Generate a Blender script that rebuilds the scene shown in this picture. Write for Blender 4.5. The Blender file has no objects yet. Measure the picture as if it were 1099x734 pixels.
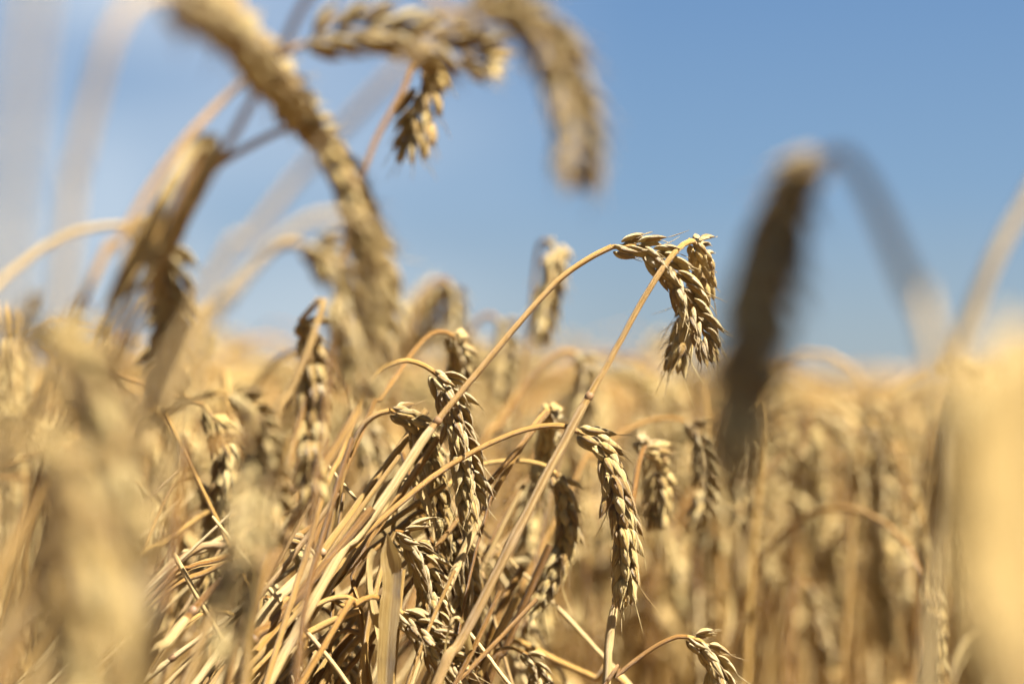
import bpy, math, random
import numpy as np
from mathutils import Matrix, Vector

random.seed(7)
rng = np.random.default_rng(7)
scene = bpy.context.scene
R = math.radians

# ------------------------------------------------------------------ camera
CAM_Z = 0.80
PITCH = R(1.02)
LENS, SENSOR = 70.0, 36.0
FPX = 1099 * LENS / SENSOR            # focal length in photo pixels
FOCUS = 0.95
cam_data = bpy.data.cameras.new('camera')
cam = bpy.data.objects.new('camera', cam_data)
scene.collection.objects.link(cam)
cam.location = (0, 0, CAM_Z)
cam.rotation_euler = (math.pi / 2 + PITCH, 0, 0)
cam_data.lens = LENS
cam_data.sensor_width = SENSOR
cam_data.clip_start = 0.02
cam_data.clip_end = 3000
cam_data.dof.use_dof = True
cam_data.dof.focus_distance = FOCUS
cam_data.dof.aperture_fstop = 2.9
scene.camera = cam

# ------------------------------------------------------------------ light
SUN_EL, SUN_AZ = R(57), R(114)        # azimuth measured from +Y (view direction) towards +X
world = bpy.data.worlds.new('World')
scene.world = world
world.use_nodes = True
wn, wl = world.node_tree.nodes, world.node_tree.links
wn.clear()
w_out = wn.new('ShaderNodeOutputWorld')
w_bg = wn.new('ShaderNodeBackground')
w_bg.inputs['Strength'].default_value = 0.05
sky = wn.new('ShaderNodeTexSky')
sky.sky_type = 'NISHITA'
sky.sun_disc = False
sky.sun_elevation = SUN_EL
sky.sun_rotation = SUN_AZ
sky.altitude = 200
sky.air_density = 1.0
sky.dust_density = 0.6
sky.ozone_density = 2.5
w_tint = wn.new('ShaderNodeMix'); w_tint.data_type = 'RGBA'; w_tint.blend_type = 'MULTIPLY'
w_tint.inputs[0].default_value = 1.0
w_tint.inputs[7].default_value = (0.24, 0.27, 0.32, 1)
w_co = wn.new('ShaderNodeTexCoord')
w_map = wn.new('ShaderNodeMapping')
w_map.inputs['Location'].default_value = (0.35, 0.0, 0.2)
w_map.inputs['Scale'].default_value = (3.0, 3.0, 9.0)
w_no = wn.new('ShaderNodeTexNoise')
w_no.inputs['Scale'].default_value = 1.6
w_no.inputs['Detail'].default_value = 5
w_no.inputs['Roughness'].default_value = 0.5
w_ramp = wn.new('ShaderNodeValToRGB')
w_ramp.color_ramp.elements[0].position = 0.30
w_ramp.color_ramp.elements[0].color = (0, 0, 0, 1)
w_ramp.color_ramp.elements[1].position = 0.68
w_ramp.color_ramp.elements[1].color = (0.7, 0.7, 0.7, 1)
w_sep = wn.new('ShaderNodeSeparateXYZ')
w_el = wn.new('ShaderNodeValToRGB')
_e = w_el.color_ramp.elements
_e[0].position, _e[0].color = 0.0, (1.089, 1.329, 1.459, 1)
_e[1].position, _e[1].color = 1.0, (0.085, 0.210, 0.535, 1)
_k = _e.new(0.45); _k.color = (0.170, 0.386, 0.850, 1)
_k = _e.new(0.09); _k.color = (0.652, 1.068, 1.605, 1)
_k = _e.new(0.20); _k.color = (0.440, 0.844, 1.523, 1)
w_blend = wn.new('ShaderNodeMix'); w_blend.data_type = 'RGBA'; w_blend.inputs[0].default_value = 0.85
wl.new(w_co.outputs['Generated'], w_sep.inputs[0])
wl.new(w_sep.outputs['Z'], w_el.inputs[0])
w_mix = wn.new('ShaderNodeMix'); w_mix.data_type = 'RGBA'
w_mix.inputs[7].default_value = (2.0, 2.25, 2.5, 1)
wl.new(w_co.outputs['Generated'], w_map.inputs['Vector'])
wl.new(w_map.outputs[0], w_no.inputs['Vector'])
wl.new(w_no.outputs['Fac'], w_ramp.inputs[0])
wl.new(sky.outputs[0], w_tint.inputs[6])
w_side = wn.new('ShaderNodeMapRange')               # the faint cloud lies to the left
w_side.inputs['From Min'].default_value = 0.06
w_side.inputs['From Max'].default_value = -0.20
w_cl = wn.new('ShaderNodeMath'); w_cl.operation = 'MULTIPLY'
wl.new(w_sep.outputs['X'], w_side.inputs['Value'])
wl.new(w_ramp.outputs[0], w_cl.inputs[0]); wl.new(w_side.outputs[0], w_cl.inputs[1])
wl.new(w_cl.outputs[0], w_mix.inputs[0])
wl.new(w_tint.outputs[2], w_blend.inputs[6])
wl.new(w_el.outputs[0], w_blend.inputs[7])
wl.new(w_blend.outputs[2], w_mix.inputs[6])
wl.new(w_mix.outputs[2], w_bg.inputs['Color'])
wl.new(w_bg.outputs[0], w_out.inputs[0])

sun_data = bpy.data.lights.new('sun', 'SUN')
sun_data.energy = 5.0
sun_data.angle = R(0.5)
sun_data.color = (1.0, 0.95, 0.86)
sun = bpy.data.objects.new('sun', sun_data)
scene.collection.objects.link(sun)
sdir = Vector((math.cos(SUN_EL) * math.sin(SUN_AZ), math.cos(SUN_EL) * math.cos(SUN_AZ), math.sin(SUN_EL)))
sun.rotation_euler = sdir.to_track_quat('Z', 'Y').to_euler()
sun.location = (3, -2, 5)

vs = scene.view_settings
vs.view_transform = 'Standard'
vs.look = 'None'
vs.gamma = 1
vs.use_curve_mapping = False
vs.exposure = 2.86
scene.cycles.use_denoising = True
scene.cycles.max_bounces = 8
scene.cycles.diffuse_bounces = 3
scene.cycles.transmission_bounces = 4

# ------------------------------------------------------------------ materials
def ramp(nt, stops):
    r = nt.nodes.new('ShaderNodeValToRGB')
    e = r.color_ramp.elements
    e[0].position, e[0].color = stops[0][0], (*stops[0][1], 1)
    e[1].position, e[1].color = stops[-1][0], (*stops[-1][1], 1)
    for p, c in stops[1:-1]:
        k = e.new(p); k.color = (*c, 1)
    return r

def straw_mat(name, stops, streak=(2.0, 9.0), rough=0.45, transl=0.15, bump=0.25, blotch=None, spec=0.4, margin=False, specks=0):
    m = bpy.data.materials.new(name)
    m.use_nodes = True
    nt = m.node_tree
    N, L = nt.nodes, nt.links
    N.clear()
    out = N.new('ShaderNodeOutputMaterial')
    pb = N.new('ShaderNodeBsdfPrincipled')
    pb.inputs['Roughness'].default_value = rough
    pb.inputs['Specular IOR Level'].default_value = spec
    st = N.new('ShaderNodeAttribute'); st.attribute_name = 'st'
    rn = N.new('ShaderNodeAttribute'); rn.attribute_name = 'rnd'
    oi = N.new('ShaderNodeAttribute'); oi.attribute_type = 'OBJECT'; oi.attribute_name = 'tone'
    add = N.new('ShaderNodeMath'); add.operation = 'ADD'
    L.new(rn.outputs['Fac'], add.inputs[0]); L.new(oi.outputs['Fac'], add.inputs[1])
    fr = N.new('ShaderNodeMath'); fr.operation = 'FRACT'
    L.new(add.outputs[0], fr.inputs[0])
    w = N.new('ShaderNodeMath'); w.operation = 'MULTIPLY'; w.inputs[1].default_value = 37.0
    L.new(fr.outputs[0], w.inputs[0])
    mp = N.new('ShaderNodeMapping')
    mp.inputs['Scale'].default_value = (streak[0], streak[0], streak[1])
    L.new(st.outputs['Vector'], mp.inputs['Vector'])
    n1 = N.new('ShaderNodeTexNoise'); n1.noise_dimensions = '4D'
    n1.inputs['Scale'].default_value = 1.0; n1.inputs['Detail'].default_value = 4
    n1.inputs['Roughness'].default_value = 0.6
    L.new(mp.outputs[0], n1.inputs['Vector']); L.new(w.outputs[0], n1.inputs['W'])
    # broad tone of this stalk or husk mixed with the streaks
    mr = N.new('ShaderNodeMath'); mr.operation = 'MULTIPLY_ADD'
    mr.inputs[1].default_value = 0.42; mr.inputs[2].default_value = -0.19
    L.new(fr.outputs[0], mr.inputs[0])
    sm = N.new('ShaderNodeMath'); sm.operation = 'ADD'
    L.new(n1.outputs['Fac'], sm.inputs[0]); L.new(mr.outputs[0], sm.inputs[1])
    rp = ramp(nt, stops)
    L.new(sm.outputs[0], rp.inputs[0])
    col = rp.outputs[0]
    # some stalks are weathered to a greyer brown
    w2 = N.new('ShaderNodeMath'); w2.operation = 'MULTIPLY'; w2.inputs[1].default_value = 7.31
    L.new(fr.outputs[0], w2.inputs[0])
    f2 = N.new('ShaderNodeMath'); f2.operation = 'FRACT'; L.new(w2.outputs[0], f2.inputs[0])
    rg = ramp(nt, [(0.84, (0, 0, 0)), (1.0, (0.4, 0.4, 0.4))]); L.new(f2.outputs[0], rg.inputs[0])
    mg = N.new('ShaderNodeMix'); mg.data_type = 'RGBA'; mg.inputs[7].default_value = (0.165, 0.115, 0.062, 1)
    L.new(rg.outputs[0], mg.inputs[0]); L.new(col, mg.inputs[6]); col = mg.outputs[2]
    if margin:
        sx = N.new('ShaderNodeSeparateXYZ'); L.new(st.outputs['Vector'], sx.inputs[0])
        ab = N.new('ShaderNodeMath'); ab.operation = 'ABSOLUTE'; L.new(sx.outputs['X'], ab.inputs[0])
        re_ = ramp(nt, [(0.80, (0, 0, 0)), (1.0, (0.75, 0.75, 0.75))]); L.new(ab.outputs[0], re_.inputs[0])
        me2 = N.new('ShaderNodeMix'); me2.data_type = 'RGBA'; me2.inputs[7].default_value = (0.44, 0.36, 0.23, 1)
        L.new(re_.outputs[0], me2.inputs[0]); L.new(col, me2.inputs[6]); col = me2.outputs[2]
    if specks:
        g2 = N.new('ShaderNodeNewGeometry')
        ns_ = N.new('ShaderNodeTexNoise'); ns_.inputs['Scale'].default_value = specks; ns_.inputs['Detail'].default_value = 2
        L.new(g2.outputs['Position'], ns_.inputs['Vector'])
        rs = ramp(nt, [(0.66, (0, 0, 0)), (0.74, (0.7, 0.7, 0.7))]); L.new(ns_.outputs['Fac'], rs.inputs[0])
        m3 = N.new('ShaderNodeMix'); m3.data_type = 'RGBA'; m3.inputs[7].default_value = (0.10, 0.060, 0.030, 1)
        L.new(rs.outputs[0], m3.inputs[0]); L.new(col, m3.inputs[6]); col = m3.outputs[2]
    if blotch:
        geo = N.new('ShaderNodeNewGeometry')
        n2 = N.new('ShaderNodeTexNoise'); n2.inputs['Scale'].default_value = blotch[1]
        n2.inputs['Detail'].default_value = 3
        L.new(geo.outputs['Position'], n2.inputs['Vector'])
        r2 = ramp(nt, [(blotch[2], (0, 0, 0)), (blotch[3], (1, 1, 1))])
        L.new(n2.outputs['Fac'], r2.inputs[0])
        mx = N.new('ShaderNodeMix'); mx.data_type = 'RGBA'
        mx.inputs[7].default_value = (*blotch[0], 1)
        L.new(r2.outputs[0], mx.inputs[0]); L.new(col, mx.inputs[6])
        col = mx.outputs[2]
    L.new(col, pb.inputs['Base Color'])
    bp = N.new('ShaderNodeBump'); bp.inputs['Strength'].default_value = bump
    bp.inputs['Distance'].default_value = 0.0008
    n3 = N.new('ShaderNodeTexNoise'); n3.inputs['Detail'].default_value = 3
    mp3 = N.new('ShaderNodeMapping')
    mp3.inputs['Scale'].default_value = (streak[0] * 2.5, streak[0] * 2.5, streak[1] * 1.2)
    L.new(st.outputs['Vector'], mp3.inputs['Vector']); L.new(mp3.outputs[0], n3.inputs['Vector'])
    L.new(n3.outputs['Fac'], bp.inputs['Height'])
    L.new(bp.outputs[0], pb.inputs['Normal'])
    if transl > 0:
        tr = N.new('ShaderNodeBsdfTranslucent')
        L.new(col, tr.inputs['Color']); L.new(bp.outputs[0], tr.inputs['Normal'])
        ms = N.new('ShaderNodeMixShader'); ms.inputs[0].default_value = transl
        L.new(pb.outputs[0], ms.inputs[1]); L.new(tr.outputs[0], ms.inputs[2])
        L.new(ms.outputs[0], out.inputs[0])
    else:
        L.new(pb.outputs[0], out.inputs[0])
    return m

M_STEM = straw_mat('straw_stem', [(0.34, (0.138, 0.062, 0.010)), (0.45, (0.236, 0.120, 0.025)), (0.55, (0.300, 0.168, 0.040)), (0.68, (0.341, 0.211, 0.061))],
                   streak=(6.5, 7.0), rough=0.40, transl=0.0, bump=0.9, specks=520, spec=0.28, blotch=((0.22, 0.125, 0.050), 60, 0.58, 0.90))
M_SHEATH = straw_mat('straw_sheath', [(0.34, (0.212, 0.122, 0.039)), (0.50, (0.330, 0.222, 0.077)), (0.66, (0.401, 0.295, 0.131))],
                     streak=(7.0, 7.0), rough=0.5, transl=0.06, bump=0.7, blotch=((0.28, 0.19, 0.10), 45, 0.58, 0.80))
M_NODE = straw_mat('straw_node', [(0.3, (0.068, 0.034, 0.013)), (0.7, (0.168, 0.095, 0.039))], rough=0.55, transl=0.0)
M_HUSK = straw_mat('husk', [(0.33, (0.204, 0.113, 0.028)), (0.45, (0.317, 0.204, 0.056)), (0.57, (0.380, 0.264, 0.088)), (0.71, (0.424, 0.319, 0.128))],
                   streak=(4.2, 70.0), rough=0.48, transl=0.07, bump=1.0, margin=True, specks=700, spec=0.35, blotch=((0.15, 0.085, 0.038), 170, 0.62, 0.86))
M_LEAF = straw_mat('dry_leaf', [(0.36, (0.219, 0.129, 0.033)), (0.50, (0.330, 0.214, 0.066)), (0.64, (0.396, 0.287, 0.111))],
                   streak=(14.0, 9.0), rough=0.55, transl=0.28, bump=0.7, blotch=((0.15, 0.10, 0.055), 55, 0.55, 0.80))

# ------------------------------------------------------------------ mesh kit
class MB:
    """Collects quad sheets with the attributes st (around, around, along) and rnd."""
    def __init__(s):
        s.v, s.f, s.st, s.r, s.n = [], [], [], [], 0
    def add(s, V, F, ST, rnd=None):
        s.v.append(V); s.f.append(F + s.n); s.st.append(ST)
        s.r.append(np.full(len(V), random.random() if rnd is None else rnd))
        s.n += len(V)
    def arrays(s):
        return np.concatenate(s.v), np.concatenate(s.f), np.concatenate(s.st), np.concatenate(s.r)
    def mesh(s, name, mat, mats=None, midx=None):
        return to_mesh(name, *s.arrays(), mat)

def to_mesh(name, V, F, ST, RN, mat, smooth=True, mat_index=None):
    me = bpy.data.meshes.new(name)
    me.vertices.add(len(V)); me.loops.add(F.size); me.polygons.add(len(F))
    me.vertices.foreach_set('co', np.ascontiguousarray(V, np.float32).ravel())
    me.loops.foreach_set('vertex_index', np.ascontiguousarray(F, np.int32).ravel())
    me.polygons.foreach_set('loop_start', np.arange(0, F.size, 4, dtype=np.int32))
    me.polygons.foreach_set('loop_total', np.full(len(F), 4, np.int32))
    me.polygons.foreach_set('use_smooth', np.full(len(F), smooth))
    for m in (mat if isinstance(mat, (list, tuple)) else [mat]):
        me.materials.append(m)
    if mat_index is not None:
        me.polygons.foreach_set('material_index', np.ascontiguousarray(mat_index, np.int32))
    a = me.attributes.new('st', 'FLOAT_VECTOR', 'POINT')
    a.data.foreach_set('vector', np.ascontiguousarray(ST, np.float32).ravel())
    a = me.attributes.new('rnd', 'FLOAT', 'POINT')
    a.data.foreach_set('value', np.ascontiguousarray(RN, np.float32))
    me.update(calc_edges=True)
    return me

def grid(nr, ns, closed=True):
    i = np.arange(nr - 1)[:, None]; k = ns if closed else ns - 1
    j = np.arange(k)[None, :]; j2 = (j + 1) % ns
    a = i * ns + j; b = i * ns + j2
    return np.stack([a, b, b + ns, a + ns], -1).reshape(-1, 4)

def catmull(P, n=8):
    P = np.asarray(P, float)
    if len(P) < 3:
        return np.stack([P[0] + (P[-1] - P[0]) * t for t in np.linspace(0, 1, n + 1)])
    Q = np.vstack([2 * P[0] - P[1], P, 2 * P[-1] - P[-2]])
    out = []
    for i in range(1, len(Q) - 2):
        p0, p1, p2, p3 = Q[i - 1], Q[i], Q[i + 1], Q[i + 2]
        for t in np.arange(n) / n:
            out.append(0.5 * (2 * p1 + (p2 - p0) * t + (2 * p0 - 5 * p1 + 4 * p2 - p3) * t * t + (3 * p1 - p0 - 3 * p2 + p3) * t ** 3))
    out.append(P[-1])
    return np.array(out)

def resample(P, n):
    s = np.concatenate([[0], np.cumsum(np.linalg.norm(np.diff(P, axis=0), axis=1))])
    t = np.linspace(0, s[-1], n)
    return np.stack([np.interp(t, s, P[:, k]) for k in range(3)], 1)

def plen(P):
    return np.linalg.norm(np.diff(P, axis=0), axis=1).sum()

def frames(P, hint=(0, -1, 0)):
    T = np.gradient(P, axis=0)
    T /= np.linalg.norm(T, axis=1)[:, None] + 1e-12
    n = np.asarray(hint, float); n = n - T[0] * n.dot(T[0])
    if np.linalg.norm(n) < 1e-3:
        n = np.array([1.0, 0.3, 0.2]); n -= T[0] * n.dot(T[0])
    Ns = []
    for t in T:
        n = n - t * n.dot(t); n = n / np.linalg.norm(n); Ns.append(n)
    Ns = np.array(Ns)
    return T, Ns, np.cross(T, Ns)

def tube(P, rad, ns=8, rib=0.0):
    T, N, B = frames(P)
    a = np.linspace(0, 2 * math.pi, ns, endpoint=False)
    rad = np.broadcast_to(np.asarray(rad, float), (len(P),))
    rr = rad[:, None] * (1 + rib * np.cos(3 * a + 0.7))[None, :]
    V = P[:, None] + rr[..., None] * (np.cos(a)[None, :, None] * N[:, None] + np.sin(a)[None, :, None] * B[:, None])
    s = np.concatenate([[0], np.cumsum(np.linalg.norm(np.diff(P, axis=0), axis=1))])
    ST = np.stack([np.broadcast_to(np.cos(a), rr.shape), np.broadcast_to(np.sin(a), rr.shape), np.broadcast_to(s[:, None], rr.shape)], -1)
    return V.reshape(-1, 3), grid(len(P), ns), ST.reshape(-1, 3)

def ribbon(P, width, hint=(0, -1, 0), twist=0.0, fold=0.25, na=5, curl=0.0):
    T, N, B = frames(P, hint)
    n = len(P)
    width = np.asarray(width, float)
    ang = np.linspace(0, twist, n) + curl * np.sin(np.linspace(0, 7, n))
    Bt = B * np.cos(ang)[:, None] + N * np.sin(ang)[:, None]
    Nt = -B * np.sin(ang)[:, None] + N * np.cos(ang)[:, None]
    x = np.linspace(-1, 1, na)
    V = P[:, None] + (width[:, None] / 2)[..., None] * (x[None, :, None] * Bt[:, None] + (fold * (np.abs(x) - 0.5))[None, :, None] * Nt[:, None])
    s = np.concatenate([[0], np.cumsum(np.linalg.norm(np.diff(P, axis=0), axis=1))])
    ST = np.stack([np.broadcast_to(x, (n, na)), np.zeros((n, na)), np.broadcast_to(s[:, None], (n, na))], -1)
    return V.reshape(-1, 3), grid(n, na, False), ST.reshape(-1, 3)

# ------------------------------------------------------------------ ear of wheat
def husk(L, W, T, nr, ns, awn=0.0, bend=0.10, ajit=(0, 0)):
    """A pointed husk along +z, its keeled back towards +y."""
    t = np.concatenate([[0.0, 0.07], np.linspace(0.18, 0.94, max(2, nr - 3)), [1.0]])
    w = t ** 0.62 * (1 - t) ** 0.92; w /= w.max()
    w = np.maximum(w, 0.045)
    w[0] = 0.30
    a = np.linspace(0, 2 * math.pi, ns, endpoint=False) + math.pi / 2
    sa, ca = np.sin(a), np.cos(a)
    yy = np.where(sa > 0, sa, sa * 0.55) * (1 + 0.30 * np.exp(-((a - math.pi / 2) / 0.30) ** 2))
    cy = bend * L * (np.sin(math.pi * t * 0.9)) - 0.02 * L
    V = np.zeros((len(t), ns, 3))
    V[..., 0] = (W / 2) * w[:, None] * ca[None]
    V[..., 1] = cy[:, None] + (T / 2) * w[:, None] * yy[None]
    V[..., 2] = L * t[:, None]
    zz = L * t
    if awn > 0:
        k = np.array([0.25, 0.6, 1.0])
        ext = np.zeros((3, ns, 3))
        rr = np.array([0.00023, 0.00018, 0.00007])
        ext[..., 0] = rr[:, None] * ca[None] + (ajit[0] * awn * k ** 1.3)[:, None]
        ext[..., 1] = cy[-1] + rr[:, None] * sa[None] + (ajit[1] * awn * k ** 1.3)[:, None]
        ext[..., 2] = L + (awn * k)[:, None]
        V = np.concatenate([V, ext]); zz = np.concatenate([zz, L + awn * k])
    ST = np.zeros_like(V)
    ST[..., 0] = ca[None]; ST[..., 1] = sa[None]; ST[..., 2] = zz[:, None]
    return V.reshape(-1, 3), grid(V.shape[0], ns), ST.reshape(-1, 3)

def rot(V, ax, ang):
    c, s = math.cos(ang), math.sin(ang)
    V = V.copy()
    i, j = {'x': (1, 2), 'y': (2, 0), 'z': (0, 1)}[ax]
    a, b = V[:, i].copy(), V[:, j].copy()
    V[:, i] = c * a - s * b; V[:, j] = s * a + c * b
    return V

def spikelet(mb, M=None, off=None, detail=2, awn=1.0, rnd=None):
    """A fan of husks: two outer glumes, two side florets, one centre floret."""
    nr, ns = {0: (3, 4), 1: (6, 6), 2: (9, 10)}[detail]
    j = lambda s: random.gauss(0, s)
    parts = []
    op = random.choice([random.uniform(0.6, 1.0), random.uniform(0.8, 1.45)])                       # how far it gapes
    for sx in (-1, 1):
        if detail > 0:
            parts.append((0.0092 + j(.0006), 0.0040, 0.0024, sx * 0.0022, 0.0006, 0.0, sx * (15 * op + j(4)), 8 + j(4), random.uniform(0.5, 1.8)))
        parts.append((0.0118 + j(.0009), 0.0041, 0.0030, sx * 0.0017, 0.0013, 0.0016, sx * (15 * op + j(5)), 3 + j(4), random.uniform(1.8, 9.5)))
    parts.append((0.0106 + j(.0008), 0.0041, 0.0032, j(.0004), 0.0026, 0.0026, j(5), 0 + j(5), random.uniform(1.0, 7.5)))
    if detail == 2 and random.random() < 0.5:
        parts.append((0.0070, 0.0034, 0.0030, j(.0006), 0.0010, 0.0058, j(6), 0, random.uniform(0.5, 3.0)))
    for (L, W, T, px, py, pz, lat, outw, aw) in parts:
        V, F, ST = husk(L, W, T, nr, ns, awn=aw * 0.001 * awn if detail > 0 else 0.0, bend=0.055 + j(.025), ajit=(j(.25), j(.2)))
        V = rot(V, 'x', -R(outw)); V = rot(V, 'y', R(lat))
        V = V + np.array([px, py, pz])
        if M is not None:
            V = V @ M.T + off
        mb.add(V, F, ST, rnd)

SPIKE_MESHES = []
def spike_meshes():
    if not SPIKE_MESHES:
        for k in range(12):
            mb = MB(); spikelet(mb, detail=2, awn=0.5 + 0.2 * k)
            SPIKE_MESHES.append(mb.mesh('spikelet', M_HUSK))
    return SPIKE_MESHES

def ear_slots(P, hint, size=1.0, gap=0.0035, flare=16):
    """Places of the spikelets along an ear's axis: (matrix, offset, fraction)."""
    L = plen(P)
    n = max(6, int(round(L * 0.90 / (gap * size))))
    Q = resample(P, 60)
    T, N, B = frames(Q, hint)
    out = []
    for k in range(n):
        if 2 < k < n - 2 and random.random() < .012: continue
        t = (k + 0.2) / n * 0.93
        i = t * 59; i0 = int(i); f = i - i0; i1 = min(59, i0 + 1)
        p = Q[i0] * (1 - f) + Q[i1] * f
        tt, nn, bb = T[i0], N[i0], B[i0]
        sgn = 1 if k % 2 == 0 else -1
        env = size * (0.78 + 0.30 * math.sin(math.pi * min(1, (t + 0.10) * 0.86)) ** 0.8) * random.uniform(0.92, 1.07)
        tilt = R(random.gauss(flare, 4.5)) if t < 0.85 else R(random.gauss(13, 4))
        y = nn * sgn; x = np.cross(y, tt)
        z = tt * math.cos(tilt) + y * math.sin(tilt)
        y2 = np.cross(z, x)
        tw = R(random.gauss(0, 7))
        x2 = x * math.cos(tw) + y2 * math.sin(tw); y3 = np.cross(z, x2)
        out.append((np.stack([x2, y3, z], 1) * env, p + y * 0.0009 * size, t))
    tt, nn, bb = T[-1], N[-1], B[-1]
    p = Q[int(59 * 0.92)]
    out.append((np.stack([nn, np.cross(tt, nn), tt], 1) * size * 0.85, p, 1.0))
    return out

# ------------------------------------------------------------------ things
def link(o):
    scene.collection.objects.link(o); return o

def part(name, me, parent, loc=None):
    o = link(bpy.data.objects.new(name, me)); o.parent = parent
    if me.users > 1: o['tone'] = random.random()
    if loc is not None: o.location = loc
    return o

def empty(name, loc, label, cat, group=None):
    e = link(bpy.data.objects.new(name, None))
    e.location = loc; e.empty_display_size = 0.02
    e['label'] = label; e['category'] = cat
    if group: e['group'] = group
    return e

def copy_tree(o, parent=None):
    c = o.copy(); scene.collection.objects.link(c)
    if parent is not None: c.parent = parent
    for ch in o.children: copy_tree(ch, c)
    return c

F3 = np.array([0, math.cos(PITCH), math.sin(PITCH)])
U3 = np.array([0, -math.sin(PITCH), math.cos(PITCH)])
def at(px, py, d):
    return np.array([0, 0, CAM_Z]) + d * F3 + d * U3 * (367 - py) / FPX + np.array([d * (px - 549.5) / FPX, 0, 0])

def to_ground(P):
    """Carries a stem (tip first) on from its last point down into the soil."""
    u = P[-1] - P[-2]; u /= np.linalg.norm(u)
    h = P[-1][2]
    hz = u[:2] / max(0.25, -u[2]) if u[2] < -0.02 else u[:2] / 0.25
    m = np.linalg.norm(hz)
    if m > 1.2: hz = hz / m * 1.2
    a = P[-1] + np.array([hz[0] * h * 0.22, hz[1] * h * 0.22, -h * 0.30])
    b = P[-1] + np.array([hz[0] * h * 0.38, hz[1] * h * 0.38, -h * 0.66])
    c = P[-1] + np.array([hz[0] * h * 0.46, hz[1] * h * 0.46, -h - 0.004])
    for q in (a, b, c): q[1] = max(q[1], 0.12)
    return np.vstack([P, a, b, c])

def stalk(label, stem_px, ear_px=None, roll=0.0, hero=False, r=0.0015, size=1.0, node=None, leaves=(), group='wheat stalks of the crop',
          sheath=True, category='wheat stalk', name='wheat_stalk', awn=1.0, ground=True, mat=None, tone=None):
    """stem_px / ear_px: picture position and depth (px, py, metres), stem from the ear down to the soil."""
    S = np.array([at(*p) for p in stem_px])
    if ground: S = to_ground(S)
    S = catmull(S, 9)
    n = max(24, int(plen(S) / 0.0045)); S = resample(S, n)
    root = S[-1].copy(); root[2] = 0.0 if ground else root[2]
    th = empty(name, root, label, category, group)
    s = np.linspace(0, plen(S), n)
    k = np.clip(s / 0.5, 0, 1)
    rad = r * 0.90 * (1 + 0.55 * k)
    kn = None
    if node is not None:
        kn = int(np.clip(node / plen(S) * n, 2, n - 3))
        grow = 1 / (1 + np.exp(-(s - node) / 0.006))
        rad = rad * (1 + 0.24 * grow)
    rad = rad * (1 + 0.03 * np.sin(s * 90 + random.random() * 6))
    # slight kinks and waviness of dry straw
    wob = np.cumsum(rng.normal(0, 0.00010, (n, 3)), axis=0); wob -= np.linspace(0, 1, n)[:, None] * wob[-1]
    S = S + wob * np.clip(s / 0.05, 0, 1)[:, None]
    ns = 12 if hero else 8
    mb = MB(); V, F, ST = tube(S - root, rad, ns, rib=0.07 if hero else 0.05); mb.add(V, F, ST, tone)
    st = part('stem', mb.mesh('stem', mat or M_STEM), th)
    if kn is not None:
        cdir = S[kn + 1] - S[kn - 1]; cdir /= np.linalg.norm(cdir)
        m = 9
        c = S[kn] - root + cdir * np.linspace(-.0016, .0020, m)[:, None]
        rr = rad[kn] * (1.03 + 0.22 * np.sin(np.linspace(0, math.pi, m)))
        mb = MB(); V, F, ST = tube(c, rr, ns); mb.add(V, F, ST)
        part('node', mb.mesh('node', M_NODE), st)
        ke = min(n - 2, kn + int(.22 / (plen(S) / n)))
        if ke - kn > 6:
            q = S[kn + 1:ke] - root; a = np.linspace(0, 1, len(q))
            rr = rad[kn + 1:ke] * (1.13 + .05 * np.sin(a * 40) + .03 * np.sin(a * 97)) * np.clip(.93 + a * 8, 0, 1)
            mb = MB(); V, F, ST = tube(q, rr, ns, rib=.09); mb.add(V, F, ST)
            part('sheath', mb.mesh('sheath', M_SHEATH), st)
    if ear_px is not None:
        E = catmull(np.array([at(*p) for p in ear_px]), 8)
        T0 = E[1] - E[0]; T0 /= np.linalg.norm(T0)
        v = np.array([0, 0, CAM_Z]) - E[0]; v -= T0 * v.dot(T0); v /= np.linalg.norm(v)
        b = np.cross(T0, v); hint = v * math.cos(R(roll)) + b * math.sin(R(roll))
        eb = E[0]
        ra = MB()
        V, F, ST = tube(resample(E, 24) - eb, np.linspace(0.0013, 0.0006, 24), 6); ra.add(V, F, ST)
        if hero:
            ear = part('ear', ra.mesh('ear', M_STEM), th, Vector(eb - root))
            for (M, off, t) in ear_slots(E - eb, hint, size):
                sp = part('spikelet', spike_meshes()[int(np.clip(random.gauss(2 + 7 * t, 2), 0, 11))], ear)
                m4 = Matrix([list(M[i]) + [off[i]] for i in range(3)] + [[0, 0, 0, 1]])
                sp.matrix_local = m4
        else:
            for (M, off, t) in ear_slots(E - eb, hint, size, .0036, 20):
                spikelet(ra, M, off, detail=1, awn=awn)
            part('ear', ra.mesh('ear', M_HUSK), th, Vector(eb - root))
    for lf in leaves:
        leaf(th, root, **lf)
    return th

def leaf(th, root, px, w=0.008, twist=1.0, curl=0.3, fold=0.3, hint=(0, -1, 0.2), taper=1.0, tip=3.0):
    P = catmull(np.array([at(*p) for p in px]), 10)
    n = max(20, int(plen(P) / 0.006)); P = resample(P, n)
    t = np.linspace(0, 1, n)
    wd = w * (0.55 + 0.45 * np.sin(math.pi * np.clip(t * 1.4, 0, 1) * 0.5 + 0.2)) * np.clip((1 - t) * tip, 0.06, 1) ** taper
    wd = wd * (1 + 0.07 * np.sin(t * 23 + 1) + 0.04 * np.sin(t * 61))
    mb = MB(); V, F, ST = ribbon(P - root, wd, hint, twist, fold, 7, curl); mb.add(V, F, ST)
    return part('leaf', mb.mesh('leaf', M_LEAF), th)

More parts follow.
